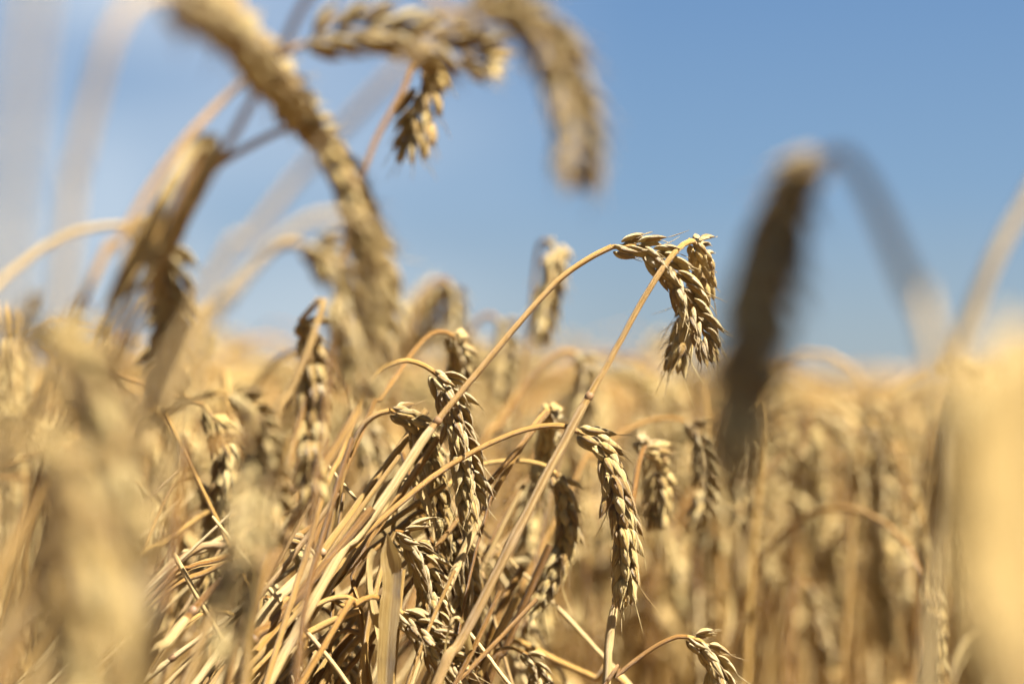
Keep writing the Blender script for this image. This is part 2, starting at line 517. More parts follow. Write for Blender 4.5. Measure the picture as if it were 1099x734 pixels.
# ------------------------------------------------------------------ ground
def ground():
    m = bpy.data.materials.new('soil'); m.use_nodes = True
    nt = m.node_tree; N, L = nt.nodes, nt.links
    pb = N['Principled BSDF']; pb.inputs['Roughness'].default_value = 0.95
    geo = N.new('ShaderNodeNewGeometry')
    n = N.new('ShaderNodeTexNoise'); n.inputs['Scale'].default_value = 14; n.inputs['Detail'].default_value = 8
    L.new(geo.outputs['Position'], n.inputs['Vector'])
    r = ramp(nt, [(0.35, (0.06, 0.036, 0.018)), (0.55, (0.11, 0.070, 0.034)), (0.7, (0.24, 0.16, 0.075))])
    L.new(n.outputs['Fac'], r.inputs[0]); L.new(r.outputs[0], pb.inputs['Base Color'])
    b = N.new('ShaderNodeBump'); b.inputs['Distance'].default_value = 0.02
    L.new(n.outputs['Fac'], b.inputs['Height']); L.new(b.outputs[0], pb.inputs['Normal'])
    S = 1200.0
    me = bpy.data.meshes.new('ground')
    me.from_pydata([(-S, -60, 0), (S, -60, 0), (S, 2 * S, 0), (-S, 2 * S, 0)], [], [(0, 1, 2, 3)])
    me.materials.append(m)
    g = link(bpy.data.objects.new('ground', me)); g['kind'] = 'structure'
    g['label'] = 'dry brown soil under the wheat'
ground()

# ------------------------------------------------------------------ stalks placed from the photograph
random.seed(21)
# --- the sharp ones around the focus distance
stalk('long bare straw arching right to a sharp horizontal ear against the blue sky',
      [(657, 265, .950), (633, 277, .949), (600, 300, .948), (562, 340, .946), (528, 382, .944), (493, 423, .942), (460, 464, .940), (425, 517, .935), (385, 575, .93), (340, 640, .92)],
      [(657, 265, .950), (688, 266, .950), (716, 284, .948), (738, 318, .946), (752, 350, .944), (764, 380, .942)], roll=55, hero=True, r=.00150, size=1.02, node=.118, tone=.62)
stalk('straw tightly hooked at its top, its ear hanging behind the sharp arching ear',
      [(744, 259, .953), (733, 263, .946), (716, 282, .942), (690, 323, .940), (655, 388, .938), (620, 447, .935), (585, 512, .93), (540, 600, .925), (490, 695, .92), (464, 745, .915)],
      [(744, 259, .955), (752, 273, .968), (752, 300, .985), (743, 330, .992), (733, 362, .994), (722, 394, .995)], roll=20, hero=True, r=.00150, size=1.0, node=.098, tone=.66)
stalk('straw bowing right with a sharp ear hanging straight down, sunlit husks facing us',
      [(620, 463, .955), (603, 457, .953), (573, 459, .951), (535, 472, .948), (485, 499, .944), (430, 540, .938), (375, 588, .932), (320, 640, .925), (270, 690, .92)],
      [(620, 463, .955), (640, 473, .955), (655, 500, .954), (664, 540, .953), (670, 580, .952), (671, 622, .951), (671, 645, .951)], roll=4, hero=True, r=.00145, size=1.12, tone=.50)
stalk('slim straw curling over beside the crossing stems, grey gaping ear at its right',
      [(464, 398, .955), (452, 391, .953), (436, 387, .951), (420, 391, .948), (405, 400, .944), (388, 428, .94), (365, 490, .93), (335, 570, .92)],
      [(464, 398, .955), (475, 409, .956), (487, 437, .957), (496, 475, .957), (503, 515, .956), (507, 550, .955)], roll=38, hero=True, r=.00135, size=1.08)
stalk('straw with a short pale neck and dull ear drooping behind the crossing node',
      [(418, 441, .965), (409, 443, .965), (398, 449, .966), (386, 462, .967), (374, 490, .968), (362, 530, .97)],
      [(418, 441, .965), (436, 446, .970), (452, 470, .975), (464, 510, .980), (472, 550, .983), (482, 585, .985)], roll=15, hero=True, r=.00150, size=1.05)
stalk('straw with a ragged bristling dark ear low beside the flat dry leaf',
      [(424, 570, .945), (419, 580, .945), (412, 600, .944), (402, 640, .94), (390, 700, .935)],
      [(424, 570, .945), (437, 574, .946), (449, 592, .950), (458, 615, .955), (464, 645, .96), (468, 670, .963)], roll=70, hero=True, r=.0015, size=1.06)
stalk('straw whose shadowed ear hangs down behind the node of a leaning stem',
      [(484, 555, .985), (470, 548, .985), (445, 552, .984), (415, 580, .98), (380, 630, .97)],
      [(484, 555, .985), (494, 580, .986), (500, 615, .988), (503, 650, .99), (498, 690, .99), (490, 725, .99)], roll=30, hero=True, r=.0014, size=1.0)
stalk('straw with a grey weathered ear curving back down left of the sharp hanging ear',
      [(596, 508, 1.015), (586, 500, 1.014), (565, 495, 1.013), (540, 495, 1.012), (508, 502, 1.01), (470, 530, 1.0), (430, 580, .99)],
      [(596, 508, 1.015), (604, 525, 1.017), (608, 560, 1.02), (602, 596, 1.02), (586, 630, 1.02), (566, 655, 1.02)], roll=10, hero=True, r=.0013, size=1.04)
stalk('straw with a pale twisted ear lying low across the bottom by the flat leaf',
      [(424, 652, .93), (415, 645, .928), (400, 640, .925), (380, 650, .92), (350, 690, .91)],
      [(424, 652, .93), (440, 665, .93), (460, 685, .932), (480, 708, .935), (498, 735, .938)], roll=60, hero=True, r=.0014, size=1.0)
stalk('small hooked straw at the bottom edge with a neat striped ear curling down',
      [(737, 683, .95), (727, 683, .95), (708, 691, .95), (684, 707, .95), (660, 727, .95), (640, 750, .95)],
      [(737, 683, .95), (752, 688, .951), (764, 703, .952), (771, 722, .953), (775, 745, .953), (777, 770, .953)], roll=62, hero=True, r=.0012, size=.92)
stalk('small arching straw at the bottom edge, thin dark ear curling down by the fallen stem',
      [(560, 699, .99), (548, 695, .99), (530, 700, .985), (512, 720, .98), (500, 740, .98)],
      [(560, 699, .99), (569, 706, .99), (577, 722, .99), (582, 745, .99), (584, 770, .99)], roll=65, hero=True, r=.0011, size=.72)
stalk('upright straw, dark node at the bottom, pale tufted ear drooping behind the sharp one',
      [(690, 482, 1.03), (684, 505, 1.02), (677, 560, 1.0), (667, 620, .975), (660, 655, .965), (655, 690, .96), (651, 745, .955)],
      [(690, 482, 1.03), (697, 480, 1.045), (703, 496, 1.06), (705, 522, 1.065), (704, 560, 1.065)], roll=40, hero=True, r=.0015, size=1.0, node=.098)
stalk('short-arched straw leaning right, its plump shaded ear hanging behind the long stem',
      [(486, 361, 1.04), (476, 356, 1.038), (462, 359, 1.034), (445, 375, 1.03), (426, 402, 1.02), (408, 428, 1.01), (380, 480, 1.0)],
      [(486, 361, 1.04), (491, 372, 1.05), (492, 395, 1.06), (489, 430, 1.065), (484, 462, 1.065)], roll=50, hero=True, r=.0013, size=1.0)
stalk('straight leaning straw with a dark node halfway, its ear drooping behind the bowed stem',
      [(588, 440, 1.01), (575, 455, .995), (553, 490, .985), (530, 528, .98), (508, 570, .975), (482, 627, .965), (455, 690, .96)],
      [(588, 440, 1.01), (590, 452, 1.03), (586, 480, 1.045), (580, 515, 1.05), (578, 540, 1.05)], roll=30, hero=True, r=.00150, size=.95, node=.068)
stalk('straw with a small sharp husk cluster peeping through the tangle at lower left',
      [(303, 575, .965), (296, 578, .965), (288, 590, .965), (282, 620, .96), (276, 680, .95)],
      [(303, 575, .965), (312, 578, .966), (322, 592, .968), (328, 612, .97), (330, 640, .97)], roll=20, hero=True, r=.0013, size=1.0)
stalk('straw with a dark little ear deep in the tangle beneath the leaning stems',
      [(285, 640, .96), (278, 644, .96), (268, 660, .955), (260, 700, .95)],
      [(285, 640, .96), (294, 648, .962), (303, 672, .965), (306, 700, .967), (304, 735, .967)], roll=50, hero=True, r=.0013, size=1.0)

# --- nearer than the focus, left
stalk('big blurred ear at the top left, hanging from a ghostly pale arching stem',
      [(185, -6, 0.540), (165, -8, 0.530), (140, 6, 0.525), (118, 45, 0.520), (98, 115, 0.520), (82, 190, 0.520), (72, 270, 0.520)],
      [(185, -6, 0.540), (225, 10, 0.600), (268, 48, 0.670), (312, 105, 0.730), (350, 150, 0.765), (378, 182, 0.780)], roll=50, r=0.0018, mat=M_SHEATH, size=1.1)
stalk('blurred thick ear hanging down the left of centre below the big ear',
      [(350, 158, 0.735), (338, 142, 0.735), (318, 136, 0.735), (290, 146, 0.735), (250, 168, 0.735), (215, 196, 0.730), (185, 230, 0.730), (150, 285, 0.720), (110, 360, 0.710)],
      [(350, 158, 0.735), (364, 178, 0.735), (380, 215, 0.735), (396, 262, 0.735), (406, 305, 0.735), (410, 350, 0.735), (409, 385, 0.735)], roll=25, r=.0014, size=1.02)
stalk('blurred horizontal ear at the top, pointing right on a thin curved stem',
      [(326, 48, 0.730), (305, 58, 0.730), (272, 80, 0.730), (240, 108, 0.730), (205, 145, 0.720), (165, 200, 0.710), (125, 268, 0.700), (88, 330, 0.690)],
      [(326, 48, 0.730), (352, 38, 0.730), (395, 34, 0.730), (440, 40, 0.730), (485, 52, 0.730), (532, 66, 0.730)], roll=60, r=.0014, size=1.15)
stalk('blurred ear bending sharply down from the top edge right of the horizontal one',
      [(496, 22, 0.640), (470, 2, 0.645), (430, -22, 0.650), (385, -34, 0.660), (350, -26, 0.670), (322, 5, 0.680), (290, 68, 0.690), (245, 145, 0.700), (205, 215, 0.700), (160, 300, 0.700)],
      [(496, 22, 0.640), (520, 10, 0.635), (555, 18, 0.630), (585, 45, 0.625), (604, 85, 0.620), (616, 130, 0.615), (623, 195, 0.610)], roll=10, r=.0014, size=1.05)
stalk('brown stubby ear dangling alone under the horizontal ear at the top',
      [(448, 62, 0.810), (443, 72, 0.805), (432, 98, 0.800), (414, 128, 0.795), (396, 165, 0.790), (380, 215, 0.785), (368, 280, 0.780), (355, 380, 0.770)],
      [(448, 62, 0.810), (455, 66, 0.815), (457, 84, 0.820), (450, 112, 0.822), (445, 138, 0.823), (440, 160, 0.823)], roll=5, r=.0012, size=1.02)
stalk('blurred grey straight stem slanting up behind the big ear at the left',
      [(520, 10, 0.580), (470, 35, 0.580), (420, 82, 0.580), (370, 138, 0.585), (320, 192, 0.590), (265, 262, 0.590), (205, 345, 0.590)],
      None, r=.0015, mat=M_SHEATH)
stalk('blurred ear on a pale arching stem, dark underneath, left of the thick hanging ear',
      [(322, 262, 0.700), (306, 262, 0.700), (285, 274, 0.700), (255, 300, 0.700), (225, 340, 0.695), (190, 400, 0.690)],
      [(322, 262, 0.700), (340, 268, 0.700), (356, 292, 0.700), (370, 330, 0.702), (382, 370, 0.705), (388, 420, 0.705)], roll=35, r=.0017, mat=M_SHEATH, size=1.05)
stalk('faint pale arch crossing behind the thick hanging ear',
      [(375, 232, 0.620), (345, 232, 0.620), (312, 248, 0.620), (275, 282, 0.620), (240, 330, 0.620), (215, 390, 0.620)],
      [(375, 232, 0.620), (395, 245, 0.625), (402, 290, 0.630), (404, 350, 0.630)], roll=30, r=0.0016, mat=M_SHEATH, size=.75)
stalk('snapped straw with its dry leaves folded over in a bright knuckle against the sky',
      [(222, 150, 0.730), (210, 180, 0.730), (192, 220, 0.725), (172, 262, 0.720), (150, 310, 0.710), (120, 380, 0.700)],
      None, r=.0018, leaves=[
          dict(px=[(120, 330, 0.700), (150, 275, 0.705), (180, 215, 0.710), (205, 165, 0.715), (222, 148, 0.715), (230, 160, 0.710), (215, 195, 0.705), (180, 250, 0.700), (150, 305, 0.695), (130, 345, 0.695)], w=.0065, twist=.6, curl=.2, fold=.5),
          dict(px=[(232, 165, 0.730), (222, 190, 0.730), (200, 230, 0.730), (178, 275, 0.730), (160, 325, 0.730)], w=.0055, twist=1.2, curl=.4),
          dict(px=[(205, 160, 0.720), (180, 200, 0.715), (150, 255, 0.710), (118, 318, 0.705), (100, 345, 0.705)], w=.0045, twist=.8, curl=.2)])
stalk('ear with large pale husks dangling under the folded leaves at the left',
      [(176, 258, 0.770), (166, 262, 0.770), (150, 285, 0.765), (130, 320, 0.760), (100, 380, 0.750)],
      [(176, 258, 0.770), (184, 272, 0.772), (187, 310, 0.775), (184, 355, 0.775), (178, 400, 0.775), (172, 430, 0.775)], roll=45, r=.0013, size=1.05)
stalk('blurred bow-shaped stem rising from the left edge to a hidden ear behind the folded leaves',
      [(135, 242, .74), (105, 244, .74), (62, 256, .735), (25, 283, .73), (-15, 318, .72), (-60, 380, .71)],
      [(135, 242, .74), (160, 250, .745), (176, 285, .75), (182, 330, .755), (180, 372, .755)], roll=70, r=.0014, mat=M_SHEATH, size=.85)
stalk('dark ear hanging behind a slanting stem left of centre, husks edged with sun',
      [(322, 345, 0.835), (335, 330, 0.830), (346, 318, 0.828), (342, 340, 0.825), (330, 375, 0.820), (305, 430, 0.815), (280, 490, 0.810)],
      [(322, 345, 0.835), (328, 352, 0.840), (334, 385, 0.845), (336, 430, 0.847), (334, 480, 0.847), (336, 530, 0.847)], roll=30, r=.0014, size=1.15)
stalk('blurred grey ear nodding low at the left among pale stems',
      [(246, 424, 0.790), (232, 422, 0.790), (212, 428, 0.790), (190, 436, 0.788), (160, 460, 0.785), (130, 510, 0.780)],
      [(246, 424, 0.790), (262, 430, 0.790), (278, 452, 0.792), (290, 490, 0.795), (296, 540, 0.797), (294, 585, 0.797)], roll=40, r=.0014, size=0.85)
stalk('dark blurred ear hanging vertically at the lower left',
      [(262, 476, 0.720), (248, 470, 0.710), (228, 480, 0.680), (205, 510, 0.680), (180, 570, 0.675)],
      [(262, 476, 0.720), (270, 486, 0.720), (270, 530, 0.705), (262, 590, 0.685), (250, 650, 0.665), (240, 710, 0.650)], roll=55, r=.0015, size=0.85)
stalk('thick pale blurred straw leaning right across the lower left',
      [(385, 440, .86), (372, 462, .855), (345, 505, .85), (312, 562, .845), (285, 615, .84), (262, 670, .835), (245, 720, .83)], None, r=.0022)
stalk('very blurred vertical grey stem at the upper left edge',
      [(42, -60, 0.400), (38, 0, 0.400), (28, 90, 0.400), (18, 200, 0.400), (8, 320, 0.400)], None, r=0.0019, mat=M_SHEATH)
# the big pale blurs at the left edge
stalk('huge pale blurred ear drooping close to us at the left',
      [(32, 352, 0.590), (2, 350, 0.590), (-28, 362, 0.590), (-63, 400, 0.590), (-98, 470, 0.590)],
      [(32, 352, 0.590), (72, 372, 0.590), (102, 420, 0.590), (120, 490, 0.590), (130, 560, 0.590), (132, 640, 0.590)], roll=20, r=.0018, size=1.25)
stalk('huge pale blurred ear filling the bottom left corner',
      [(40, 470, 0.510), (18, 468, 0.510), (-15, 490, 0.510), (-50, 560, 0.510)],
      [(40, 470, 0.510), (62, 490, 0.510), (78, 550, 0.510), (85, 620, 0.510), (84, 700, 0.510), (78, 780, 0.510)], roll=20, r=.0018, size=1.35,
      leaves=[dict(px=[(150, 760, 0.540), (150, 680, 0.540), (140, 600, 0.545), (120, 530, 0.550)], w=.012, twist=.5, curl=.1)])



# --- nearer than the focus, right
stalk('very blurred dark ear bent over on a ghostly stem right of centre',
      [(886, 170, .560), (897, 166, .550), (915, 176, .525), (937, 215, .505), (960, 270, .495), (985, 330, .485), (1010, 400, .48)],
      [(886, 170, .560), (866, 184, .562), (845, 226, .552), (828, 294, .532), (814, 364, .512), (804, 434, .494), (796, 500, .478)], roll=0, r=.0021, mat=M_SHEATH, size=1.3)
stalk('blurred bare stem slanting in from the right edge',
      [(1150, 120, .62), (1128, 165, .62), (1100, 218, .62), (1068, 275, .62), (1045, 330, .62), (1024, 385, .62), (1012, 450, .62), (1004, 540, .62)], None, r=0.0022, mat=M_SHEATH)
stalk('huge creamy blurred ear close to us at the right edge',
      [(1062, 396, .42), (1080, 388, .42), (1112, 392, .42), (1150, 430, .42), (1180, 520, .42)],
      [(1062, 396, .42), (1052, 420, .42), (1050, 490, .42), (1056, 570, .42), (1068, 660, .42), (1078, 760, .42)], roll=5, r=.0020, size=1.55,
      leaves=[dict(px=[(1060, 378, .40), (1084, 392, .40), (1085, 470, .40), (1088, 570, .40), (1094, 680, .40), (1100, 780, .40)], w=.024, twist=.3, curl=.05, hint=(.5, -1, .2), fold=.15),
              dict(px=[(1125, 370, .43), (1112, 392, .43), (1110, 480, .43), (1108, 600, .43), (1112, 780, .43)], w=.018, twist=.2, curl=.1, hint=(.5, -1, .2), fold=.15)])


# unseen tall stalk added above the picture; ear and leaves shade the dark ear
def to_px(P):
    q = P - np.array([0, 0, CAM_Z]); d = q.dot(F3)
    return (549.5 + q[0] / d * FPX, 367 - q.dot(U3) / d * FPX, d)
_sd = np.array(sdir)
_x = [at(853, 214, .557), at(842, 238, .550), at(828, 294, .532), at(814, 364, .512), at(804, 434, .494), at(794, 512, .476)]
_up = [to_px(p + _sd * .150) for p in _x]
_lf = [to_px(p + _sd * .150 + np.array([.004, 0, .002])) for p in _x]
_st = [to_px(at(866, 190, .562) + _sd * .170 + np.array(o)) for o in ((.02, .012, .012), (.05, .035, .0), (.08, .055, -.06), (.10, .065, -.16), (.12, .075, -.3))]
_wd = np.cross(_x[-1] - _x[0], _sd); _wd /= np.linalg.norm(_wd)
stalk('unseen tall wheat stalk added above the upper right to shade the very blurred dark ear',
      [_up[0]] + _st, _up, roll=0, r=.0018, size=1.25,
      leaves=[dict(px=[to_px(p + _sd * h + _wd * o) for p in _x], w=.021, twist=.1, curl=.05, hint=tuple(_sd), fold=.1, tip=7.0) for o, h in ((-.0095, .165), (.0005, .175), (.0095, .168))])


# --- a little behind the focus
stalk('pale upright-looking ear alone against the sky left of the sharp arching ear',
      [(592, 262, 1.24), (584, 258, 1.25), (577, 268, 1.26), (572, 310, 1.27), (566, 370, 1.27), (556, 450, 1.27)],
      [(592, 262, 1.24), (596, 268, 1.235), (594, 295, 1.23), (586, 330, 1.23), (580, 362, 1.23)], roll=5, r=.0014, size=1.12)
stalk('blurred arch with a small dark ear against the sky above the short-arched straw',
      [(483, 306, 1.36), (476, 300, 1.36), (462, 306, 1.36), (448, 332, 1.36), (436, 372, 1.36), (420, 440, 1.36)],
      [(483, 306, 1.36), (488, 314, 1.36), (490, 335, 1.36), (489, 358, 1.36), (487, 382, 1.36)], roll=60, r=.0017, size=.9)
stalk('blurred thick bend with a dark ear behind the long arching straw',
      [(533, 343, 1.34), (524, 338, 1.34), (511, 347, 1.34), (499, 372, 1.34), (486, 420, 1.34)],
      [(533, 343, 1.34), (540, 348, 1.34), (543, 368, 1.34), (541, 395, 1.34), (538, 425, 1.34)], roll=60, r=.0020, size=1.0)
stalk('broad pale arch behind the hooked straw, dark ear tucked under its end',
      [(618, 380, 1.22), (606, 377, 1.22), (585, 390, 1.22), (560, 418, 1.22), (532, 458, 1.21), (505, 505, 1.20)],
      [(618, 380, 1.22), (627, 388, 1.22), (628, 410, 1.22), (622, 440, 1.22), (617, 465, 1.22)], roll=60, r=.0021, size=.95)
stalk('straw curving right to a softly blurred ear hanging right of the sharp vertical ear',
      [(735, 452, 1.13), (718, 449, 1.13), (695, 452, 1.13), (665, 466, 1.125), (635, 490, 1.12), (610, 530, 1.11)],
      [(735, 452, 1.13), (748, 462, 1.13), (756, 490, 1.13), (756, 525, 1.13), (750, 560, 1.13)], roll=55, r=.0014, size=.95)
stalk('blurred ear curling down low at the right among upright stems',
      [(868, 628, 1.30), (860, 622, 1.30), (852, 632, 1.30), (846, 665, 1.30), (842, 720, 1.30)],
      [(868, 628, 1.30), (876, 640, 1.30), (882, 662, 1.30), (890, 690, 1.30), (896, 712, 1.30)], roll=50, r=.0014, size=.95)
stalk('brown fallen stem lying across the bottom edge',
      [(520, 680, 1.04), (560, 690, 1.04), (600, 710, 1.035), (640, 728, 1.03), (690, 755, 1.02)], None, r=.0019)
stalk('pale leaning straw beside the fallen brown stem',
      [(556, 640, .99), (530, 690, .985), (514, 726, .98), (496, 770, .975)], None, r=.0022)
stalk('weathered grey broken straw pointing down right of the leaning stems',
      [(590, 585, 1.0), (566, 640, 1.0), (540, 700, 1.0), (520, 745, 1.0)], None, r=.0020)
stalk('straw with a flat bleached leaf standing upright at the bottom',
      [(432, 610, .935), (428, 650, .935), (424, 700, .93), (420, 750, .93)], None, r=.0017,
      leaves=[dict(px=[(413, 770, .925), (414, 720, .925), (417, 670, .925), (421, 620, .925), (418, 590, .925), (416, 572, .925)], w=.0092, twist=.25, curl=.12, fold=.2, tip=9.0),
              dict(px=[(402, 590, .93), (397, 600, .93), (396, 630, .93), (402, 660, .93), (408, 700, .93)], w=.0045, twist=1.6, curl=.5)])

# ------------------------------------------------------------------ the tangle of leaning straw at lower left
random.seed(5)
TANGLE = [  # tip, via, lower end (picture position, depth), radius, label number
    ((458, 440, .975), (400, 520, .97), (330, 610, .955), (240, 715, .94), .0020, 0),
    ((470, 470, .965), (430, 530, .96), (380, 600, .95), (320, 680, .94), .0019, 0),
    ((440, 560, .97), (380, 605, .96), (330, 650, .95), (258, 722, .93), .0021, 0),
    ((400, 545, .93), (345, 610, .925), (290, 670, .92), (235, 735, .91), .0022, 0),
    ((478, 520, .975), (430, 552, .97), (360, 600, .96), (300, 650, .95), .0015, 0),
    ((372, 600, .96), (340, 632, .955), (300, 672, .95), (258, 700, .94), .0023, 0),
    ((386, 655, .935), (352, 668, .935), (312, 692, .93), (250, 750, .92), .0018, 1),
    ((372, 652, .95), (345, 640, .948), (310, 660, .945), (262, 712, .94), .0015, 1),
    ((392, 682, .955), (368, 676, .953), (345, 700, .95), (320, 745, .945), .0014, 1),
    ((390, 650, .925), (368, 640, .925), (335, 652, .92), (290, 690, .915), .0013, 1),
    ((395, 676, .965), (380, 690, .962), (360, 715, .96), (340, 750, .955), .0021, 2),
    ((383, 672, .97), (362, 700, .967), (348, 725, .965), (330, 760, .96), .0021, 2),
    ((400, 690, .97), (392, 715, .968), (385, 740, .965), (378, 770, .96), .0019, 2),
    ((540, 560, 1.03), (505, 630, 1.02), (482, 690, 1.01), (465, 745, 1.0), .0019, 3),
    ((560, 610, 1.02), (536, 655, 1.01), (520, 700, 1.01), (500, 750, 1.0), .0021, 3),
    ((330, 420, .84), (310, 500, .835), (290, 590, .83), (265, 700, .82), .0015, 4),
    ((378, 470, .90), (356, 540, .895), (330, 640, .89), (318, 740, .885), .0013, 4),
    ((200, 470, .75), (190, 560, .745), (175, 650, .74), (150, 750, .73), .0016, 4),
    ((310, 470, .78), (290, 540, .775), (275, 620, .77), (262, 740, .76), .0020, 4),
    ((352, 470, 1.0), (310, 530, 1.0), (250, 580, .99), (150, 640, .98), .0014, 5),
    ((330, 540, 1.02), (280, 560, 1.01), (220, 590, 1.0), (140, 650, .99), .0014, 5),
    ((345, 560, .99), (300, 585, .985), (230, 610, .98), (120, 690, .97), .0016, 5),
    ((290, 520, 1.05), (240, 540, 1.05), (180, 580, 1.04), (100, 650, 1.02), .0014, 5),
    ((260, 600, .90), (220, 640, .90), (180, 690, .89), (140, 750, .88), .0017, 5),
]
T_LABELS = ['bare sunlit straw leaning up to the right in the crossing bundle at lower left',
            'thin orange straw bowed over in a small arch left of the flat bleached leaf',
            'short thick straw stub slanting down beneath the small bowed arches',
            'pale straw leaning behind the long hooked stem at the bottom centre',
            'steep blurred straw rising between the pale ears and the sharp tangle',
            'half-fallen straw slanting low behind the dark blurred ear at lower left']
for (a, b, c, d, r, k) in TANGLE:
    stalk(T_LABELS[k], [a, b, c, d], None, r=r, name='bare_straw', category='straw', group='bare straws in the tangle',
          node=(random.uniform(.03, .12) if k in (0, 3, 5) else None))
for px in ([(300, 690, .95), (345, 640, .95), (385, 600, .945), (398, 575, .945), (404, 560, .95)],
           [(395, 735, .94), (392, 690, .94), (386, 650, .945), (378, 620, .95), (388, 600, .95)],
           [(150, 655, .95), (200, 612, .95), (240, 600, .955), (300, 575, .96)],
           [(160, 720, .93), (200, 670, .935), (230, 655, .94), (250, 660, .945)]):
    S = np.array([at(*p) for p in px]); root = to_ground(S[::-1])[-1]; root[2] = 0
    stalk('straw trailing a loose curled leaf through the lower left tangle',
          [tuple(px[-1])] + [tuple(p) for p in px[::-1][1:]], None, r=.0012, name='bare_straw', category='straw', group='bare straws in the tangle',
          leaves=[dict(px=px[:4], w=.007, twist=2.2, curl=.5)])

random.seed(58)
for k in range(74):                                   # thin straw of the tangle, most of it leaning up to the right
    x, y = random.uniform(170, 620), random.uniform(440, 660)
    d = random.choice([random.uniform(.93, 1.04), random.uniform(1.04, 1.2)])
    sl = random.gauss(.62, .38) if k % 5 else random.gauss(-.5, .3); bow = random.uniform(-8, 12)
    if sl < 0: x = min(x, 470)
    P = [(x, y, d), (x - sl * 70 - bow * .5, y + 70, d - .005), (x - sl * 150 - bow * .3, y + 150, d - .01), (x - sl * 240, y + 250, d - .02), (x - sl * 330, y + 360, d - .025)]
    thin = random.uniform(.0007, .0014)
    lv = []
    if k % 14 == 0:
        q = random.uniform(-1, 1)
        lv = [dict(px=[(P[1][0], P[1][1], d - .004), (P[1][0] + q * 14, P[1][1] - 34, d - .01), (P[1][0] + q * 46, P[1][1] - 40, d - .015), (P[1][0] + q * 66, P[1][1] + 5, d - .015), (P[1][0] + q * 70, P[1][1] + 60, d - .01)],
                   w=random.uniform(.004, .007), twist=random.uniform(-4, 4), curl=random.uniform(.2, .7))]
    stalk('thin bare straw among the dense crossing stems below the centre', P, None, r=thin, name='bare_straw', category='straw', group='bare straws in the tangle', leaves=lv, mat=M_SHEATH if k % 3 else None,
          node=random.uniform(.03, .14) if k % 2 else None)
for (x, y, d, lean, roll) in [(215, 520, 1.06, .5, 40), (352, 560, 1.02, .8, 10), (268, 560, 1.12, -.2, 60), (405, 500, 1.10, .4, 20), (540, 600, 1.10, .3, 70), (620, 560, 1.14, .5, 35),
                        (355, 660, 1.00, .6, 80), (470, 640, 1.06, .2, 50), (330, 690, .98, .8, 15), (180, 600, 1.0, .5, 45), (560, 540, 1.2, .2, 20)][::2]:
    c = random.uniform(-.3, .6)
    stalk('short wheat stalk half hidden in the tangle with its small ear drooping among bare straws',
          [(x, y, d), (x - 8, y - 7, d), (x - 22, y - 4, d), (x - 36 - 10 * lean, y + 22, d), (x - 50 - 40 * lean, y + 90, d - .01), (x - 60 - 90 * lean, y + 180, d - .02)],
          [(x, y, d), (x + 9, y + 8, d), (x + 16, y + 40, d + .004), (x + 14 + 14 * c, y + 85, d + .006), (x + 10 + 34 * c, y + random.randint(120, 150), d + .006)],
          roll=roll, hero=d < 1.03, r=.0012, size=random.uniform(.9, 1.05), group='low ears in the tangle')

# ------------------------------------------------------------------ the standing crop
def make_path(H, bend, reach, ear_len, droop, lean, wob=0.0):
    """A stalk in its own frame, bending towards +x; returns the stem (root first) and the ear."""
    ds = 0.006
    nb = int(reach / ds)
    th, p, pts = 0.0, np.zeros(3), []
    arch = []
    for i in range(nb):
        f = (i + 1) / nb
        ang = lean + (bend - lean) * (f ** 1.6)
        p = p + ds * np.array([math.sin(ang), 0, math.cos(ang)]); arch.append(p.copy())
    arch = np.array(arch)
    top = max(arch[:, 2].max(), 0)
    base_h = max(0.15, H - top)
    L = base_h / math.cos(lean)
    low = np.stack([np.linspace(0, L, 14) * math.sin(lean), np.zeros(14), np.linspace(0, base_h, 14)], 1)
    stem = np.vstack([low, low[-1] + arch])
    ne = int(ear_len / ds)
    p = stem[-1].copy(); ear = [p.copy()]
    for i in range(ne):
        ang = bend + (droop - bend) * min(1, (i / ne) * 1.6)
        p = p + ds * np.array([math.sin(ang), 0, math.cos(ang)]); ear.append(p.copy())
    ear = np.array(ear)
    if wob:
        s = np.linspace(0, 1, len(stem)); stem[:, 1] += wob * np.sin(s * 2.6) * s
        ear[:, 1] += stem[-1, 1]
    return stem, ear

def rand_stalk():
    kind = random.random()
    ear_len = random.uniform(.066, .090)
    if kind < 0.66:
        return make_path(random.gauss(.770, .026), R(random.uniform(115, 168)), random.uniform(.13, .26), ear_len, R(random.uniform(160, 190)), R(random.gauss(7, 5)), random.gauss(0, .02))
    if kind < 0.88:
        return make_path(random.gauss(.770, .026), R(random.uniform(55, 110)), random.uniform(.12, .24), ear_len, R(random.uniform(110, 160)), R(random.gauss(6, 5)), random.gauss(0, .02))
    return make_path(random.gauss(.74, .03), R(random.uniform(15, 40)), random.uniform(.12, .2), ear_len, R(random.uniform(40, 90)), R(random.gauss(5, 3)), random.gauss(0, .02))

def leaf_arrays(stem, k, w, L, na=5, n=22):
    """A dry leaf leaving the stem at index k, hanging down and curling."""
    p = stem[k].copy(); az = random.uniform(0, 2 * math.pi)
    ang = R(random.uniform(10, 35)); end = R(random.uniform(140, 178)); pts = [p.copy()]
    for i in range(n - 1):
        f = i / (n - 2); a = ang + (end - ang) * min(1, f * random.uniform(1.2, 1.5))
        p = p + L / n * np.array([math.sin(a) * math.cos(az), math.sin(a) * math.sin(az), math.cos(a)]); pts.append(p.copy())
    t = np.linspace(0, 1, n)
    wd = w * np.clip((1 - t) * 2.5, .05, 1) * np.clip(t * 6 + .4, 0, 1)
    return ribbon(np.array(pts), wd, (math.cos(az), math.sin(az), .3), random.uniform(-3.5, 3.5), .3, na, random.uniform(0, .6))

